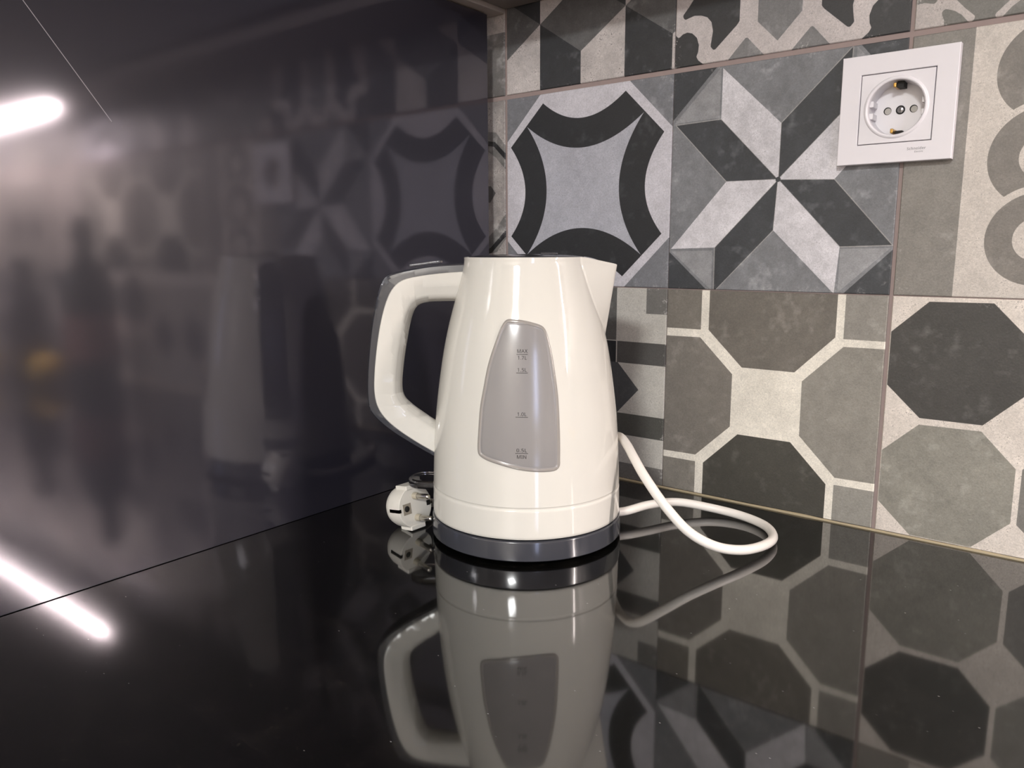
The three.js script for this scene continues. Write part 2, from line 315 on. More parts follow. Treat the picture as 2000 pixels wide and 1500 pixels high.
{ // bead of sealant where tiles meet worktop
  const P = [], I = [], n = 900, k = 5;
  for (let i = 0; i <= n; i++) {
    const x = -0.03 + 3.2 * i / n, r = 0.0010 + 0.0007 * nMid[(i * 3) % N] + 0.0012 * Math.max(0, nMid[(i * 2 + 40000) % (N * N)] - 0.42);
    for (let j = 0; j < k; j++) { const a = Math.PI / 2 * j / (k - 1); P.push(x, 0.0 + r * Math.sin(a) * 1.15, r * Math.cos(a)); }
    if (i < n) for (let j = 0; j < k - 1; j++) { const a = i * k + j; I.push(a, a + k, a + 1, a + 1, a + k, a + k + 1); }
  }
  const g = new THREE.BufferGeometry(); g.setAttribute('position', new THREE.Float32BufferAttribute(P, 3)); g.setIndex(I); g.computeVertexNormals();
  struct('trim_1', g, std({ color: srgb(152, 140, 114), roughness: 0.55, side: THREE.DoubleSide }), 'yellowed sealant bead between tiles and worktop', 'sealant');
}

// glossy dark panel standing on the worktop to the left
const mPanel = phys({ color: new THREE.Color(0.017, 0.016, 0.025), roughness: 0.085, ior: 1.85, specularColor: new THREE.Color(0.97, 0.91, 1.0), clearcoat: 0.6, clearcoatRoughness: 0.45 });
{
  const g = thing('glossy_panel', 'tall dark plum-grey glossy panel standing on the worktop beside the kettle', 'panel', [-0.0115, 0, 0.0165], 0);
  part('panel_face', rbox(0.018, 0.4825, 0.62, 0.0004).translate(-0.009, 0.2415, 0.31), mPanel, g);
  const mk = std({ color: srgb(170, 166, 172), roughness: 0.5 });
  const sc = (y0, z0, y1, z1, w) => { const L = Math.hypot(y1 - y0, z1 - z0), b = new THREE.BoxGeometry(0.0001, L, w); b.rotateX(Math.atan2(z1 - z0, y1 - y0)); b.translate(0.00005, (y0 + y1) / 2, (z0 + z1) / 2); return b; };
  part('scratch', sc(0.402, 0.459, 0.326, 0.404, 0.0004), mk, g, 'long pale scratch across the panel');
}
// wall cabinet above, its underside just in view at the corner
{
  const g = thing('wall_cabinet', 'wall cabinet whose greyish underside shows above the tiled corner', 'cabinet', [0, 0.4885, 0]);
  const mU = std({ color: srgb(116, 107, 102), roughness: 0.55 }), mD = phys({ color: new THREE.Color(0.05, 0.048, 0.055), roughness: 0.25 });
  part('bottom_board', rbox(3.19, 0.018, 0.1, 0.0012).translate(1.597, 0.009, 0.052), mU, g, 'grey brown underside board');
  part('carcass', box(0.002, 3.19, 0.018, 0.9, 0.002, 0.1), mU, g);
  for (let i = 0; i < 5; i++) part('door', rbox(0.632, 0.878, 0.018, 0.001).translate(0.32 + i * 0.638, 0.459, 0.112), mD, g);
}
struct('trim_2', rbox(0.034, 0.02, 0.115, 0.0012).translate(-0.0165, 0.4945, 0.0595), std({ color: srgb(160, 150, 144), roughness: 0.5 }), 'grey filler strip over the dark panel', 'filler strip');
{ // strip light under the cabinet further along
  const g = thing('strip_light', 'slim under-cabinet strip light mirrored in the dark panel', 'strip light', [(STRIP.x0 + STRIP.x1) / 2, STRIP.y, STRIP.z]);
  part('housing', box(-(STRIP.x1 - STRIP.x0) / 2 - 0.006, (STRIP.x1 - STRIP.x0) / 2 + 0.006, 0, 0.005, -0.009, 0.009), std({ color: srgb(190, 190, 190), roughness: 0.35, metalness: 0.6 }), g);
  part('diffuser', box(-(STRIP.x1 - STRIP.x0) / 2, (STRIP.x1 - STRIP.x0) / 2, -0.002, 0, -0.006, 0.006), std({ color: 0xffffff, emissive: STRIP.color, emissiveIntensity: 6 }), g, 'glowing diffuser');
}
{ // ceiling lamp
  const g = thing('ceiling_lamp', 'square ceiling lamp behind the photographer', 'lamp', LAMP.at);
  part('lamp_body', rbox(LAMP.size + 0.03, 0.03, LAMP.size + 0.03, 0.006).translate(0, 0.012, 0), std({ color: srgb(220, 220, 220), roughness: 0.4 }), g);
  part('lamp_diffuser', box(-LAMP.size / 2, LAMP.size / 2, -0.008, -0.002, -LAMP.size / 2, LAMP.size / 2), std({ color: 0xffffff, emissive: LAMP.color, emissiveIntensity: 6 }), g, 'glowing square diffuser');
}

// ------------------------------------------------------------------ kettle
const AX = [0.1645, 0, 0.1798], KROT = 34.88 * Math.PI / 180, D2R = Math.PI / 180;
const mWhite = phys({ color: srgb(216, 213, 205), roughness: 0.065 });
const mGreyPl = phys({ color: srgb(62, 63, 69), roughness: 0.16, clearcoat: 0.4, clearcoatRoughness: 0.05 });
const mDarkPl = phys({ color: srgb(28, 28, 31), roughness: 0.15 });
const PROF = [[0.0195, 0.0785], [0.0211, 0.0790], [0.0566, 0.0782], [0.0795, 0.0771], [0.0914, 0.0764], [0.1099, 0.0747], [0.136, 0.0713], [0.1618, 0.0670], [0.1847, 0.0616], [0.2023, 0.0566], [0.2200, 0.0521], [0.2290, 0.0500], [0.2317, 0.0503]];
function pchip(pts) {
  const n = pts.length, h = [], d = [], m = new Array(n);
  for (let i = 0; i < n - 1; i++) { h[i] = pts[i + 1][0] - pts[i][0]; d[i] = (pts[i + 1][1] - pts[i][1]) / h[i]; }
  m[0] = d[0]; m[n - 1] = d[n - 2];
  for (let i = 1; i < n - 1; i++) m[i] = d[i - 1] * d[i] <= 0 ? 0 : 3 * (h[i - 1] + h[i]) / ((2 * h[i] + h[i - 1]) / d[i - 1] + (h[i] + 2 * h[i - 1]) / d[i]);
  return (x) => {
    let i = 0; while (i < n - 2 && x > pts[i + 1][0]) i++;
    const t = (x - pts[i][0]) / h[i], t2 = t * t, t3 = t2 * t;
    return (2 * t3 - 3 * t2 + 1) * pts[i][1] + (t3 - 2 * t2 + t) * h[i] * m[i] + (-2 * t3 + 3 * t2) * pts[i + 1][1] + (t3 - t2) * h[i] * m[i + 1];
  };
}
const bodyR = (() => {
  const f = pchip(PROF), n = 420, a = 0.0195, b = 0.2317, raw = [], out = [];
  for (let i = 0; i <= n; i++) raw.push(f(a + (b - a) * i / n));
  for (let i = 0; i <= n; i++) { const w = Math.min(26, i, n - i); let s = 0, t = 0; for (let k = -w; k <= w; k++) { const g = Math.exp(-k * k / 338); s += g * raw[i + k]; t += g; } out.push(s / t); }
  return (y) => { const u = Math.max(0, Math.min(n, (y - a) / (b - a) * n)), i = Math.min(n - 1, Math.floor(u)); return out[i] + (out[i + 1] - out[i]) * (u - i); };
})();
const creaseDeg = pchip([[0.168, 0], [0.18, 11], [0.196, 20], [0.215, 26], [0.2317, 30]]);
const TOP = 0.2317;
function radiusAt(a, y) {              // a in degrees, 0 towards the window, 90 towards the spout
  const R = bodyR(Math.min(y, TOP)); if (y <= 0.169) return R;
  const psi = Math.abs(((a - 90 + 540) % 360) - 180), pc = creaseDeg(Math.min(y, TOP)); if (psi >= pc) return R;
  const rho = Math.max(R, 0.0648 + (y - 0.168) * 0.138), c = pc * D2R, q = Math.sqrt(psi * psi + 4) - 2, s = Math.max(0, q) * D2R, px = R * Math.cos(c), py = R * Math.sin(c);
  return Math.max(R, rho * py / (py * Math.cos(s) + (rho - px) * Math.sin(s)));
}
const rimY = (a) => { const psi = Math.abs(((a - 90 + 540) % 360) - 180); return psi > 30 ? TOP : TOP - 0.0063 * Math.pow(1 - psi / 30, 1.4); };
function gridGeometry(rows, cols, f, closeU) {
  const P = [], I = []; for (let i = 0; i < rows; i++) for (let j = 0; j < cols; j++) P.push(...f(i, j));
  for (let i = 0; i < rows - 1; i++) for (let j = 0; j < (closeU ? cols : cols - 1); j++) { const a = i * cols + j, b = i * cols + (j + 1) % cols, c = a + cols, d = b + cols; I.push(a, b, d, a, d, c); }
  const g = new THREE.BufferGeometry(); g.setAttribute('position', new THREE.Float32BufferAttribute(P, 3)); g.setIndex(I); return g;
}
const WIN = [[-13.74, 0.1863], [-8.03, 0.1867], [-2.39, 0.1861], [4.74, 0.1844], [11.04, 0.1819], [13.16, 0.1794], [15.81, 0.1674], [17.97, 0.1486], [19.24, 0.1305], [19.53, 0.1097], [19.31, 0.0835], [18.95, 0.0773], [16.89, 0.0744], [10.9, 0.0736], [2.51, 0.0742], [-5.18, 0.0757], [-15.0, 0.0786], [-24.06, 0.0819], [-27.78, 0.0849], [-28.55, 0.0884], [-28.49, 0.1034], [-28.0, 0.1219], [-26.62, 0.1351], [-24.48, 0.1525], [-20.76, 0.169], [-16.76, 0.1819]];
const kettle = thing('electric_kettle', 'white plastic electric kettle with grey handle strip and grey water window', 'kettle', AX, KROT);
{ // body shell
  const angs = []; for (let k = 0; k < 400; k++) angs.push(k < 160 ? 55 + 70 * k / 160 : 125 + 290 * (k - 160) / 240);
  const ys = []; for (let i = 0; i <= 100; i++) ys.push(0.0208 + (TOP - 0.0208) * i / 100);
  for (const y of [0.0432, 0.0439, 0.0446, 0.0453, 0.046]) ys.push(y);
  ys.sort((a, b) => a - b);
  const prof = ys.map((y) => [y, 0]); prof.push([TOP, -0.0006, 0.0004], [TOP, -0.0016, 0.0002], [TOP, -0.002, -0.001]);
  for (const y of [0.226, 0.218, 0.21, 0.2]) prof.push([y, -0.002]);
  prof.unshift([0.0205, -0.0012]);
  const g = gridGeometry(prof.length, angs.length, (i, j) => {
    const a = angs[j], [y0, dr, dy = 0] = prof[i], yt = rimY(a), y = y0 <= 0.16 ? y0 : 0.16 + (y0 - 0.16) * (yt - 0.16) / (TOP - 0.16);
    let r = radiusAt(a, y0 > 0.16 ? y0 : y) + dr; if (y0 > 0.0435 && y0 < 0.0457) r -= 0.0007;
    return [r * Math.sin(a * D2R), y + dy, r * Math.cos(a * D2R)];
  }, true);
  g.computeVertexNormals();
  { // opening behind the water window
    const P = g.attributes.position, I = g.index.array, keep = [], poly = WIN.map(([a, y]) => [a + 2.4, y]), mid = [-1.5, 0.128];
    const inside = (x, y) => { let r = false; for (let i = 0, j = poly.length - 1; i < poly.length; j = i++) { const [xi, yi] = poly[i], [xj, yj] = poly[j]; if ((yi > y) !== (yj > y) && x < (xj - xi) * (y - yi) / (yj - yi) + xi) r = !r; } return r; };
    for (let i = 0; i < I.length; i += 3) {
      const cx = (P.getX(I[i]) + P.getX(I[i + 1]) + P.getX(I[i + 2])) / 3, cy = (P.getY(I[i]) + P.getY(I[i + 1]) + P.getY(I[i + 2])) / 3, cz = (P.getZ(I[i]) + P.getZ(I[i + 1]) + P.getZ(I[i + 2])) / 3;
      const a = Math.atan2(cx, cz) / D2R, X = mid[0] + (a - mid[0]) * 1.065, Y = mid[1] + (cy - mid[1]) * 1.035;
      if (!(cz > 0 && inside(X, Y))) keep.push(I[i], I[i + 1], I[i + 2]);
    }
    g.setIndex(keep);
  }
  part('body', g, mWhite, kettle, 'glossy white body with pointed spout');
}
// lid, its catch
part('lid', lathe([[0, 0.2343], [0.02, 0.2341], [0.036, 0.2335], [0.0462, 0.2324], [0.0476, 0.2305], [0.0478, 0.225], [0, 0.225]].reverse(), 96), mDarkPl, kettle, 'dark slightly domed lid');
part('lid_catch', rbox(0.014, 0.0022, 0.02, 0.0009).translate(0.019, 0.2345, 0), phys({ color: srgb(90, 90, 94), roughness: 0.1, transmission: 0.5, thickness: 0.002 }), kettle, 'small clear catch on the lid');
// handle
const HO = [[-0.042, 0.221], [-0.0488, 0.2208], [-0.06, 0.2202], [-0.0725, 0.2194], [-0.0816, 0.218], [-0.0912, 0.2164], [-0.0967, 0.2152], [-0.1013, 0.214], [-0.1077, 0.2099], [-0.113, 0.2016], [-0.1187, 0.1829], [-0.1225, 0.1627], [-0.1253, 0.1372], [-0.126, 0.1286], [-0.1262, 0.1178], [-0.1244, 0.1088], [-0.1201, 0.101], [-0.1113, 0.0919], [-0.0973, 0.0828], [-0.0768, 0.0711], [-0.066, 0.065]];
const HI = [[-0.042, 0.1961], [-0.0532, 0.1961], [-0.0591, 0.1961], [-0.0743, 0.1961], [-0.0845, 0.1961], [-0.0896, 0.1936], [-0.0918, 0.1906], [-0.0936, 0.1873], [-0.0954, 0.1822], [-0.0978, 0.172], [-0.1009, 0.1554], [-0.1024, 0.1464], [-0.1045, 0.1317], [-0.1047, 0.1251], [-0.1045, 0.119], [-0.1028, 0.1155], [-0.1007, 0.1125], [-0.0918, 0.1053], [-0.0757, 0.0949], [-0.0678, 0.0899], [-0.06, 0.085]];
const HC = [[-0.042, 0.2274], [-0.0493, 0.2272], [-0.0584, 0.2269], [-0.0655, 0.2266], [-0.0793, 0.2255], [-0.0919, 0.223], [-0.1046, 0.2206], [-0.1118, 0.2183], [-0.1161, 0.2155], [-0.1217, 0.2001], [-0.1262, 0.18], [-0.1296, 0.1558], [-0.132, 0.13], [-0.1321, 0.1213], [-0.1319, 0.1104], [-0.1305, 0.1056], [-0.1268, 0.1004], [-0.1149, 0.0895], [-0.0957, 0.0777], [-0.0776, 0.0673], [-0.066, 0.0605]];
function smoothPath(a, n, sigma) {           // even steps along the outline, ripples taken out
  const c = new THREE.CatmullRomCurve3(a.map(([x, y]) => new THREE.Vector3(x, y, 0)), false, 'centripetal'), raw = [], out = [];
  for (let i = 0; i <= n; i++) raw.push(c.getPoint(i / n));
  for (let i = 0; i <= n; i++) { const w = Math.min(Math.ceil(sigma * 2.5), i, n - i), v = new THREE.Vector3(); let t = 0; for (let k = -w; k <= w; k++) { const g = Math.exp(-k * k / (2 * sigma * sigma)); v.addScaledVector(raw[i + k], g); t += g; } out.push(v.divideScalar(t)); }
  return out;
}
function loft(a, b, section, sa, sb, n = 200) {        // section(s): list of [across 0..1 from a to b, lateral]
  const ca = smoothPath(a, n, sa), cb = smoothPath(b, n, sb), k = section.length;
  const g = gridGeometry(n + 1, k, (i, j) => { const p = ca[i], q = cb[i], [w, z] = section[j]; return [p.x + (q.x - p.x) * w, p.y + (q.y - p.y) * w, z]; }, true);
  const P = g.attributes.position, I = [...g.index.array], V = [...P.array];
  for (const end of [0, n]) { const c = V.length / 3; let cx = 0, cy = 0; for (let j = 0; j < k; j++) { cx += V[(end * k + j) * 3] / k; cy += V[(end * k + j) * 3 + 1] / k; } V.push(cx, cy, 0); for (let j = 0; j < k; j++) { const u = end * k + j, v = end * k + (j + 1) % k; end ? I.push(u, v, c) : I.push(v, u, c); } }
  const h = new THREE.BufferGeometry(); h.setAttribute('position', new THREE.Float32BufferAttribute(V, 3)); h.setIndex(I); return toCreasedNormals(h, 0.6);
}
{
  const HW = 0.0125, sec = [[0, -HW + 0.0006], [0, 0], [0, HW - 0.0006], [0.03, HW]];
  for (let i = 0; i <= 16; i++) { const t = Math.PI * i / 16; sec.push([0.34 + 0.66 * Math.sin(t), HW * Math.cos(t)]); }
  sec.push([0.03, -HW]);
  part('handle', loft(HO, HI, sec, 10, 10), mWhite, kettle, 'white rounded handle grip');
  const cs = [[0, -HW], [0.5, -HW + 0.0002], [0.78, -HW + 0.0006], [0.93, -HW + 0.0018], [1, -HW + 0.004], [1, 0], [1, HW - 0.004], [0.93, HW - 0.0018], [0.78, HW - 0.0006], [0.5, HW - 0.0002], [0, HW]];
  part('handle_strip', loft(HO, HC, cs, 10, 5), mGreyPl, kettle, 'dark grey strip along the outside of the handle');
  part('lid_button', rbox(0.026, 0.0028, 0.013, 0.0011).rotateZ(0.13).translate(-0.082, 0.2268, 0.0), phys({ color: srgb(120, 120, 126), roughness: 0.06, transmission: 0.6, thickness: 0.002 }), kettle, 'clear lid release button on the handle');
}
part('steam_tube', new THREE.CylinderGeometry(0.0035, 0.0035, 0.125, 24).translate(-0.015, 0.112, 0.055), mGreyPl, kettle, 'inner tube seen dimly through the water window');
part('heating_plate', lathe([[0.0755, 0.046], [0.072, 0.048], [0, 0.048]], 72), std({ color: srgb(150, 150, 150), roughness: 0.3, metalness: 0.9 }), kettle, 'steel floor inside the kettle');
// switch lever under the handle: clear plastic tongue
{
  const s = new THREE.Shape(); s.moveTo(-0.07, -0.013); s.lineTo(-0.088, -0.013); s.quadraticCurveTo(-0.1005, -0.012, -0.1005, 0); s.quadraticCurveTo(-0.1005, 0.012, -0.088, 0.013); s.lineTo(-0.07, 0.013); s.closePath();
  const g = new THREE.ExtrudeGeometry(s, { depth: 0.003, bevelEnabled: true, bevelSize: 0.0022, bevelThickness: 0.0022, bevelSegments: 5, curveSegments: 20 }).rotateX(-Math.PI / 2).translate(0.002, 0.0412, 0);
  part('switch_lever', g, phys({ color: 0xffffff, roughness: 0.03, transmission: 1, thickness: 0.006, ior: 1.5, attenuationColor: srgb(170, 170, 175), attenuationDistance: 0.02 }), kettle, 'clear plastic switch lever');
}
// water window: grey pane following the body, with printed levels
{
  const K = 0.075 * D2R;                  // degrees to metres along the surface, for even outlines
  const c2 = new THREE.CatmullRomCurve3(WIN.map(([a, y]) => new THREE.Vector3((a + 2.4) * K, y, 0)), true, 'centripetal'), n = 160, out = c2.getSpacedPoints(n).slice(0, n);
  const cx = -3.0 * K, cy = 0.128;
  // rings from rim to middle: distance inwards (m), height over the body (m)
  const inset = (d) => out.map((p, i) => { const a = out[(i + n - 1) % n], b = out[(i + 1) % n], tx = b.x - a.x, ty = b.y - a.y, l = Math.hypot(tx, ty); return [p.x + d * ty / l, p.y - d * tx / l]; });
  const put = (x, y, h) => { const a = x / K, r = radiusAt(a, y) + h; return [r * Math.sin(a * D2R), y, r * Math.cos(a * D2R)]; };
  const uvOf = (x, y) => [(x - cx) / 0.075 + 0.5, (y - cy) / 0.12 + 0.5];
  const sgn = inset(0.002)[0][1] < out[0].y ? 1 : -1;
  const build = (rings, fill) => {
    const P = [], U = [], I = []; let base = 0;
    rings.forEach(([d, h]) => inset(d * sgn).forEach(([x, y]) => { P.push(...put(x, y, h)); U.push(...uvOf(x, y)); }));
    for (let i = 0; i < rings.length - 1; i++) for (let j = 0; j < n; j++) { const a = i * n + j, b = i * n + (j + 1) % n; I.push(a, a + n, b + n, a, b + n, b); }
    if (fill) {
      const last = inset(rings.at(-1)[0] * sgn), m = 26, h = rings.at(-1)[1]; base = (rings.length - 1) * n;
      for (let k = 1; k <= m; k++) last.forEach(([x, y]) => { const t = k / m, X = x + (cx - x) * t, Y = y + (cy - y) * t; P.push(...put(X, Y, h)); U.push(...uvOf(X, Y)); });
      for (let k = 0; k < m; k++) for (let j = 0; j < n; j++) { const a = base + k * n + j, b = base + k * n + (j + 1) % n; I.push(a, a + n, b + n, a, b + n, b); }
    }
    const g = new THREE.BufferGeometry(); g.setAttribute('position', new THREE.Float32BufferAttribute(P, 3)); g.setAttribute('uv', new THREE.Float32BufferAttribute(U, 2)); g.setIndex(I);
    g.computeVertexNormals(); return g;
  };
  const cv = document.createElement('canvas'); cv.width = 768; cv.height = 1229; const q = cv.getContext('2d');
  q.fillStyle = 'rgb(192,188,187)'; q.fillRect(0, 0, 768, 1229);
  const px = (x) => ((x - cx) / 0.075 + 0.5) * 768, py = (y) => (0.5 - (y - cy) / 0.12) * 1229;
  q.fillStyle = 'rgb(14,13,13)'; q.textAlign = 'center'; q.textBaseline = 'alphabetic';
  const tx = px(-0.05 * K), word = (t, y, w = 0.0078) => { q.font = '32px sans-serif'; const k = (w / 0.075 * 768) / q.measureText(t).width, hgt = 0.0027 / 0.12 * 1229 / 23.5; q.save(); q.translate(tx, py(y)); q.scale(k, hgt); q.fillText(t, 0, 0); q.restore(); };
  const bar = (y) => q.fillRect(tx - 0.0046 / 0.075 * 768, py(y) - 1.8, 0.0092 / 0.075 * 768, 3.6);
  word('MAX', 0.1624, 0.009); bar(0.16125); word('1.7L', 0.1575); word('1.5L', 0.1486); bar(0.1477); word('1.0L', 0.1161, 0.0072); bar(0.1151); word('0.5L', 0.089); bar(0.088); word('MIN', 0.0841, 0.0074);
  const t = new THREE.CanvasTexture(cv); t.colorSpace = THREE.SRGBColorSpace; t.anisotropy = 8;
  const cm = document.createElement('canvas'); cm.width = 768; cm.height = 1229; const qm = cm.getContext('2d'), im = q.getImageData(0, 0, 768, 1229);   // ink lets no light through
  for (let i = 0; i < im.data.length; i += 4) { const v = Math.max(0, Math.min(255, (im.data[i] - 14) * 1.5)); im.data[i] = im.data[i + 1] = im.data[i + 2] = v; }
  qm.putImageData(im, 0, 0); const tm = new THREE.CanvasTexture(cm);
  const win = part('water_window', build([[0.0024, 0.0007], [0.0030, 0.0004], [0.0034, 0.0005], [0.0040, 0.0006]], true), phys({ map: t, roughness: 0.16, transmission: 0.5, transmissionMap: tm, thickness: 0 }), kettle, 'grey water window printed MAX 1.7L, 1.5L, 1.0L, 0.5L MIN');
  part('window_rim', build([[0, -0.0004], [0.0001, 0.0005], [0.0006, 0.0009], [0.0018, 0.0010], [0.0024, 0.0007], [0.0027, 0.0002]], false), phys({ color: srgb(150, 145, 140), roughness: 0.12 }), win, 'translucent grey rim');
}

// ------------------------------------------------------------------ power base with cord and plug
const mCord = phys({ color: srgb(232, 227, 220), roughness: 0.38 });
const baseT = thing('kettle_base', 'dark grey round power base under the kettle, with white cord and plug', 'power base', [0, 0, 0]);
part('base_ring', lathe([[0.0, 0.0195], [0.0782, 0.0195], [0.0792, 0.0190], [0.0797, 0.0180], [0.0802, 0.0045], [0.0796, 0.0034], [0.072, 0.0034], [0, 0.0034]].reverse(), 160).translate(...AX), mGreyPl, baseT, 'glossy dark grey ring');
part('base_foot', lathe([[0, 0.0034], [0.068, 0.0034], [0.068, 0.0], [0, 0]].reverse(), 96).translate(...AX), std({ color: srgb(20, 20, 20), roughness: 0.7 }), baseT, 'black underside foot');
{
  const pts = [[0.205, 0.0112, 0.135], [0.2223, 0.0110, 0.1164], [0.2335, 0.0122, 0.0890], [0.2480, 0.0108, 0.0630], [0.2740, 0.0066, 0.0475], [0.3031, 0.0045, 0.0454], [0.3280, 0.0042, 0.0570], [0.3430, 0.0048, 0.0800], [0.3455, 0.0062, 0.1030], [0.3380, 0.0092, 0.1330], [0.3250, 0.0152, 0.1530], [0.3090, 0.0255, 0.1640], [0.2900, 0.0415, 0.1660], [0.2670, 0.0610, 0.1600], [0.2500, 0.0715, 0.1480], [0.2360, 0.0765, 0.1345], [0.2195, 0.0785, 0.1190], [0.1960, 0.0680, 0.0980], [0.1650, 0.0430, 0.0860], [0.1380, 0.0180, 0.0840], [0.1150, 0.0080, 0.0850], [0.0860, 0.0042, 0.1200], [0.0740, 0.0042, 0.1550], [0.0680, 0.0070, 0.1900], [0.0660, 0.0140, 0.2120]];
  const c = new THREE.CatmullRomCurve3(pts.map((p) => new THREE.Vector3(...p)), false, 'centripetal');
  part('cord', new THREE.TubeGeometry(c, 360, 0.0038, 16, false), mCord, baseT, 'white power cord looped on the worktop');
}
{
  const pl = new THREE.Group(); pl.name = 'plug'; pl.userData.label = 'white two-pin earthed mains plug'; baseT.add(pl);
  // local frame: z out of the face, y along the line of the two pins, x across
  const zA = new THREE.Vector3(0.985, 0.16, 0.06).normalize(), yA = new THREE.Vector3(-0.16, 0.985, 0.0).normalize(), xA = new THREE.Vector3().crossVectors(yA, zA).normalize(); yA.crossVectors(zA, xA);
  const m = new THREE.Matrix4().makeBasis(xA, yA, zA).setPosition(0.0885, 0.0203, 0.237); pl.applyMatrix4(m);
  const mP = phys({ color: srgb(226, 222, 212), roughness: 0.35 }), mM = std({ color: srgb(200, 196, 186), roughness: 0.22, metalness: 1 }), mK = std({ color: srgb(26, 24, 22), roughness: 0.6 });
  const bodyG = lathe([[0, -0.026], [0.009, -0.0255], [0.0135, -0.0235], [0.0165, -0.0195], [0.0180, -0.0145], [0.0183, -0.008], [0.0183, -0.0006], [0.0177, 0], [0, 0]], 72).rotateX(Math.PI / 2);
  part('plug_body', bodyG, mP, pl);
  for (const s of [-1, 1]) {
    part('guide_block', rbox(0.016, 0.004, 0.0145, 0.0008).translate(0, s * 0.0175, -0.0066), mP, pl);
    const pin = part('pin', lathe([[0, 0], [0.0024, 0], [0.0024, 0.0175], [0.0017, 0.019], [0, 0.0194]], 24).rotateX(Math.PI / 2).translate(0, s * 0.0095, 0), mM, pl, 'metal pin with grey sleeve');
    part('sleeve', lathe([[0.0030, -0.0005], [0.0030, 0.004], [0.0025, 0.0052]], 24).rotateX(Math.PI / 2).translate(0, s * 0.0095, 0), std({ color: srgb(176, 168, 150), roughness: 0.5 }), pin);
    part('earth_contact', box(s * 0.0160, s * 0.01855, -0.0014, 0.0014, -0.0125, -0.0045), mK, pl, 'dark slot of the earth contact');
    part('earth_clip', box(s * 0.0165, s * 0.0187, -0.0014, 0.0014, -0.0045, 0.0006), mM, pl);
  }
  part('earth_hole', box(-0.0138, -0.0052, -0.0047, 0.0047, -0.001, 0.0002), std({ color: srgb(150, 142, 128), roughness: 0.7 }), pl, 'square earth pin hole');
  part('earth_hole_core', lathe([[0, 0.0004], [0.0026, 0.0004], [0.0026, -0.001]].reverse(), 24).rotateX(Math.PI / 2).translate(-0.0098, 0.0002, 0), mK, pl);
  part('face_notch', box(0.0125, 0.0165, -0.0022, 0.0022, -0.001, 0.0003), mK, pl);
}

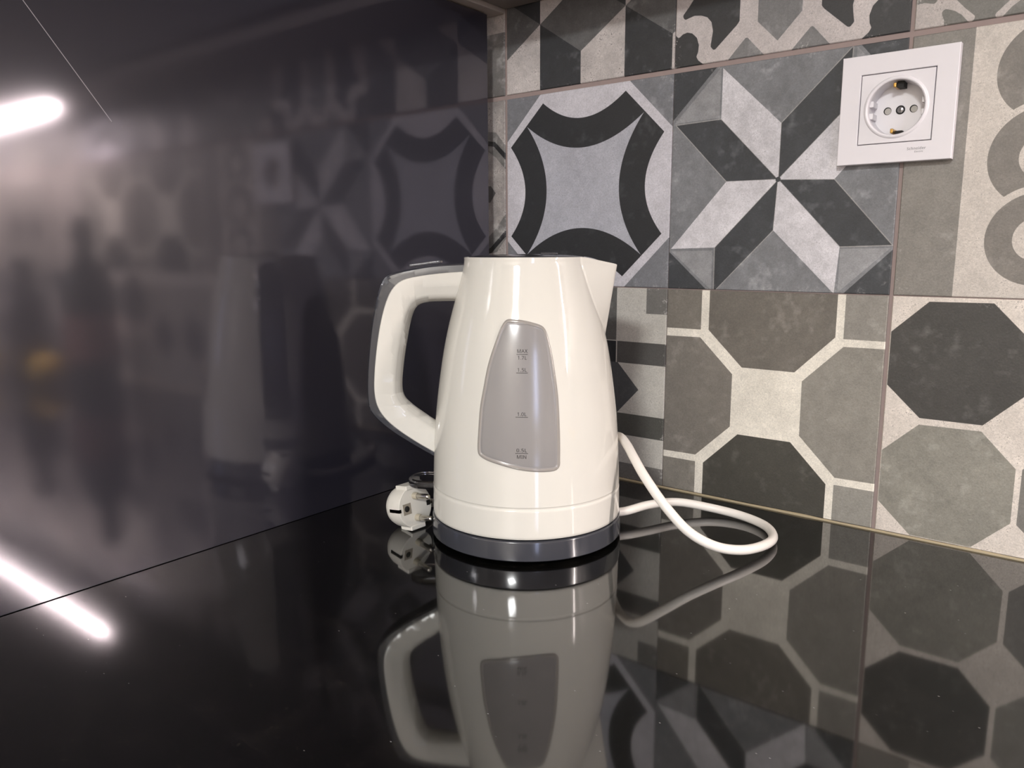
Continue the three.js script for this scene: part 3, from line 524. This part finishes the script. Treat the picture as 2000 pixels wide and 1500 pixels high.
// ------------------------------------------------------------------ wall socket
{
  const g = thing('wall_socket', 'white square earthed wall socket on the tiles', 'wall socket', [SOCK[0], SOCK[1], 0]);
  const mS = phys({ color: srgb(226, 222, 226), roughness: 0.32 }), mIn = phys({ color: srgb(222, 219, 222), roughness: 0.4 }), mGap = std({ color: srgb(52, 50, 70), roughness: 0.9 }), brass = std({ color: srgb(200, 160, 90), roughness: 0.3, metalness: 1 }), mK = std({ color: srgb(22, 20, 18), roughness: 0.7 });
  const F = 0.0415, I = 0.02675;
  const fr = new THREE.Shape(); fr.moveTo(-F, -F); fr.lineTo(F, -F); fr.lineTo(F, F); fr.lineTo(-F, F); fr.closePath();
  const fh = new THREE.Path(); fh.moveTo(-I, -I); fh.lineTo(-I, I); fh.lineTo(I, I); fh.lineTo(I, -I); fh.closePath(); fr.holes.push(fh);
  part('socket_frame', new THREE.ExtrudeGeometry(fr, { depth: 0.0065, bevelEnabled: true, bevelSize: 0.0005, bevelThickness: 0.0006, bevelSegments: 2, bevelOffset: -0.0005 }).translate(0, 0, 0.0012), mS, g);
  const K = I - 0.00055, ins = new THREE.Shape(); ins.moveTo(-K, -K); ins.lineTo(K, -K); ins.lineTo(K, K); ins.lineTo(-K, K); ins.closePath();
  const hole = new THREE.Path(); hole.absarc(0, 0, 0.0212, 0, Math.PI * 2, true); ins.holes.push(hole);
  const insert = part('socket_insert', new THREE.ExtrudeGeometry(ins, { depth: 0.006, bevelEnabled: true, bevelSize: 0.0004, bevelThickness: 0.0004, bevelSegments: 2, bevelOffset: -0.0004, curveSegments: 48 }).translate(0, 0, 0.0016), mS, g);
  const bk = new THREE.Shape(); bk.moveTo(-0.028, -0.028); bk.lineTo(0.028, -0.028); bk.lineTo(0.028, 0.028); bk.lineTo(-0.028, 0.028); bk.closePath(); const bh = new THREE.Path(); bh.absarc(0, 0, 0.0222, 0, Math.PI * 2, true); bk.holes.push(bh);
  part('back_plate', new THREE.ExtrudeGeometry(bk, { depth: 0.001, bevelEnabled: false, curveSegments: 40 }).translate(0, 0, 0.0002), mGap, g, 'dark gap behind the insert');
  part('rim', lathe([[0.0235, 0.0079], [0.0229, 0.0088], [0.0217, 0.0093], [0.0208, 0.009], [0.0204, 0.0082]], 96).rotateX(Math.PI / 2), mS, insert);
  part('well', lathe([[0, -0.0080], [0.0196, -0.0080], [0.0200, -0.0074], [0.0205, 0.0086]], 96).rotateX(Math.PI / 2), mIn, insert, 'round recess of the socket');
  for (const s of [-1, 1]) {
    for (const k of [-1, 1]) part('guide_rib', rbox(0.003, 0.0046, 0.0125, 0.0005).translate(s * 0.0188, k * 0.0046, -0.0022), mIn, insert);
    part('pin_hole', lathe([[0, -0.0079], [0.0029, -0.0079], [0.0029, -0.0077], [0.0024, -0.0077]], 32).rotateX(Math.PI / 2).translate(s * 0.0095, 0, 0), mK, insert, 'pin hole ringed in shadow');
    part('shutter', new THREE.CylinderGeometry(0.0024, 0.0024, 0.0004, 28).rotateX(Math.PI / 2).translate(s * 0.0095 + 0.0004, -0.0003, -0.0076), std({ color: srgb(170, 166, 160), roughness: 0.6 }), insert);
    part('earth_slot', box(-0.0014, 0.0036, s > 0 ? 0.0155 : -0.0200, s > 0 ? 0.0200 : -0.0165, -0.0079, s > 0 ? 0.003 : -0.002), mK, insert);
    part('earth_clip', rbox(0.0022, 0.0034, 0.013, 0.0005).translate(-0.0024, s * 0.0172, -0.0008), brass, insert, 'brass earth clip');
  }
  part('screw', lathe([[0, -0.0068], [0.0022, -0.0068], [0.0026, -0.0079]].reverse(), 32).rotateX(Math.PI / 2), std({ color: srgb(150, 148, 150), roughness: 0.3, metalness: 0.8 }), insert, 'centre screw');
  part('screw_ring', new THREE.TorusGeometry(0.0030, 0.0004, 8, 32).translate(0, 0, -0.0077), mK, insert);
  part('screw_slot', box(-0.0003, 0.0003, -0.0012, 0.0012, -0.007, -0.0066), mK, insert);
  const font = await new FontLoader().loadAsync('fonts/droid/droid_sans_bold.typeface.json');
  const txt = (s, size, x, y) => { const t = new TextGeometry(s, { font, size, depth: 0.00008, curveSegments: 2 }); t.translate(x, y, 0.0083); return t; };
  part('lettering', mergeGeometries([txt('Schneider', 0.0020, 0.0103, -0.0331), txt('Electric', 0.00125, 0.0157, -0.0352)]), std({ color: srgb(158, 156, 160), roughness: 0.5 }), g, 'small grey maker name');
}

// ------------------------------------------------------------------ things further along the worktop, seen mirrored in the panel
{
  const b = thing('wine_bottle', 'dark green tall bottle with pinkish label, mirrored in the dark panel', 'bottle', [0.86, 0, 0.075]);
  part('glass', lathe([[0, 0], [0.036, 0], [0.038, 0.003], [0.038, 0.17], [0.036, 0.19], [0.028, 0.208], [0.0165, 0.225], [0.0145, 0.245], [0.0142, 0.285], [0.0155, 0.287], [0.0155, 0.294], [0.0125, 0.295], [0, 0.295]].map(([r, y]) => [r * 1.1, y]), 48), phys({ color: srgb(18, 30, 24), roughness: 0.06 }), b);
  part('bottle_label', lathe([[0.0422, 0.05], [0.0424, 0.052], [0.0424, 0.128], [0.0422, 0.13]], 48), std({ color: srgb(168, 120, 112), roughness: 0.7 }), b, 'dull pink paper label');
  part('capsule', lathe([[0.0165, 0.25], [0.0164, 0.286], [0.0178, 0.288], [0.0178, 0.2955], [0, 0.2965]], 40), std({ color: srgb(24, 24, 26), roughness: 0.4 }), b);
  const c = thing('oil_bottle', 'shorter dark bottle mirrored in the dark panel behind the tall one', 'bottle', [1.04, 0, 0.11]);
  part('glass', lathe([[0, 0], [0.030, 0], [0.032, 0.003], [0.032, 0.13], [0.029, 0.15], [0.018, 0.168], [0.0155, 0.18], [0.0155, 0.20], [0, 0.20]], 48), phys({ color: srgb(40, 34, 40), roughness: 0.08 }), c);
  part('cap', lathe([[0, 0.2], [0.019, 0.2], [0.0195, 0.202], [0.0195, 0.226], [0.018, 0.228], [0, 0.228]], 40), std({ color: srgb(50, 50, 54), roughness: 0.4 }), c);
  const lem = (x, z, r, label) => { const l = thing('lemon', label, 'lemon', [x, 0, z], r, 'lemons by the bottles'); part('peel', lathe([[0, -0.042], [0.005, -0.039], [0.008, -0.034], [0.02, -0.026], [0.028, -0.01], [0.029, 0.006], [0.024, 0.02], [0.012, 0.031], [0.007, 0.036], [0, 0.039]], 40).rotateZ(Math.PI / 2).translate(0, 0.029, 0), std({ color: srgb(226, 184, 40), roughness: 0.45 }), l); part('stem', new THREE.CylinderGeometry(0.0025, 0.003, 0.003, 10).rotateZ(Math.PI / 2).translate(0.0425, 0.029, 0), std({ color: srgb(110, 96, 50), roughness: 0.8 }), l); };
  lem(0.955, 0.12, 0.4, 'yellow lemon between the tall and the shorter bottle'); lem(1.1, 0.185, -0.5, 'yellow lemon out in front of the shorter bottle');
}

renderer.render(scene, camera);
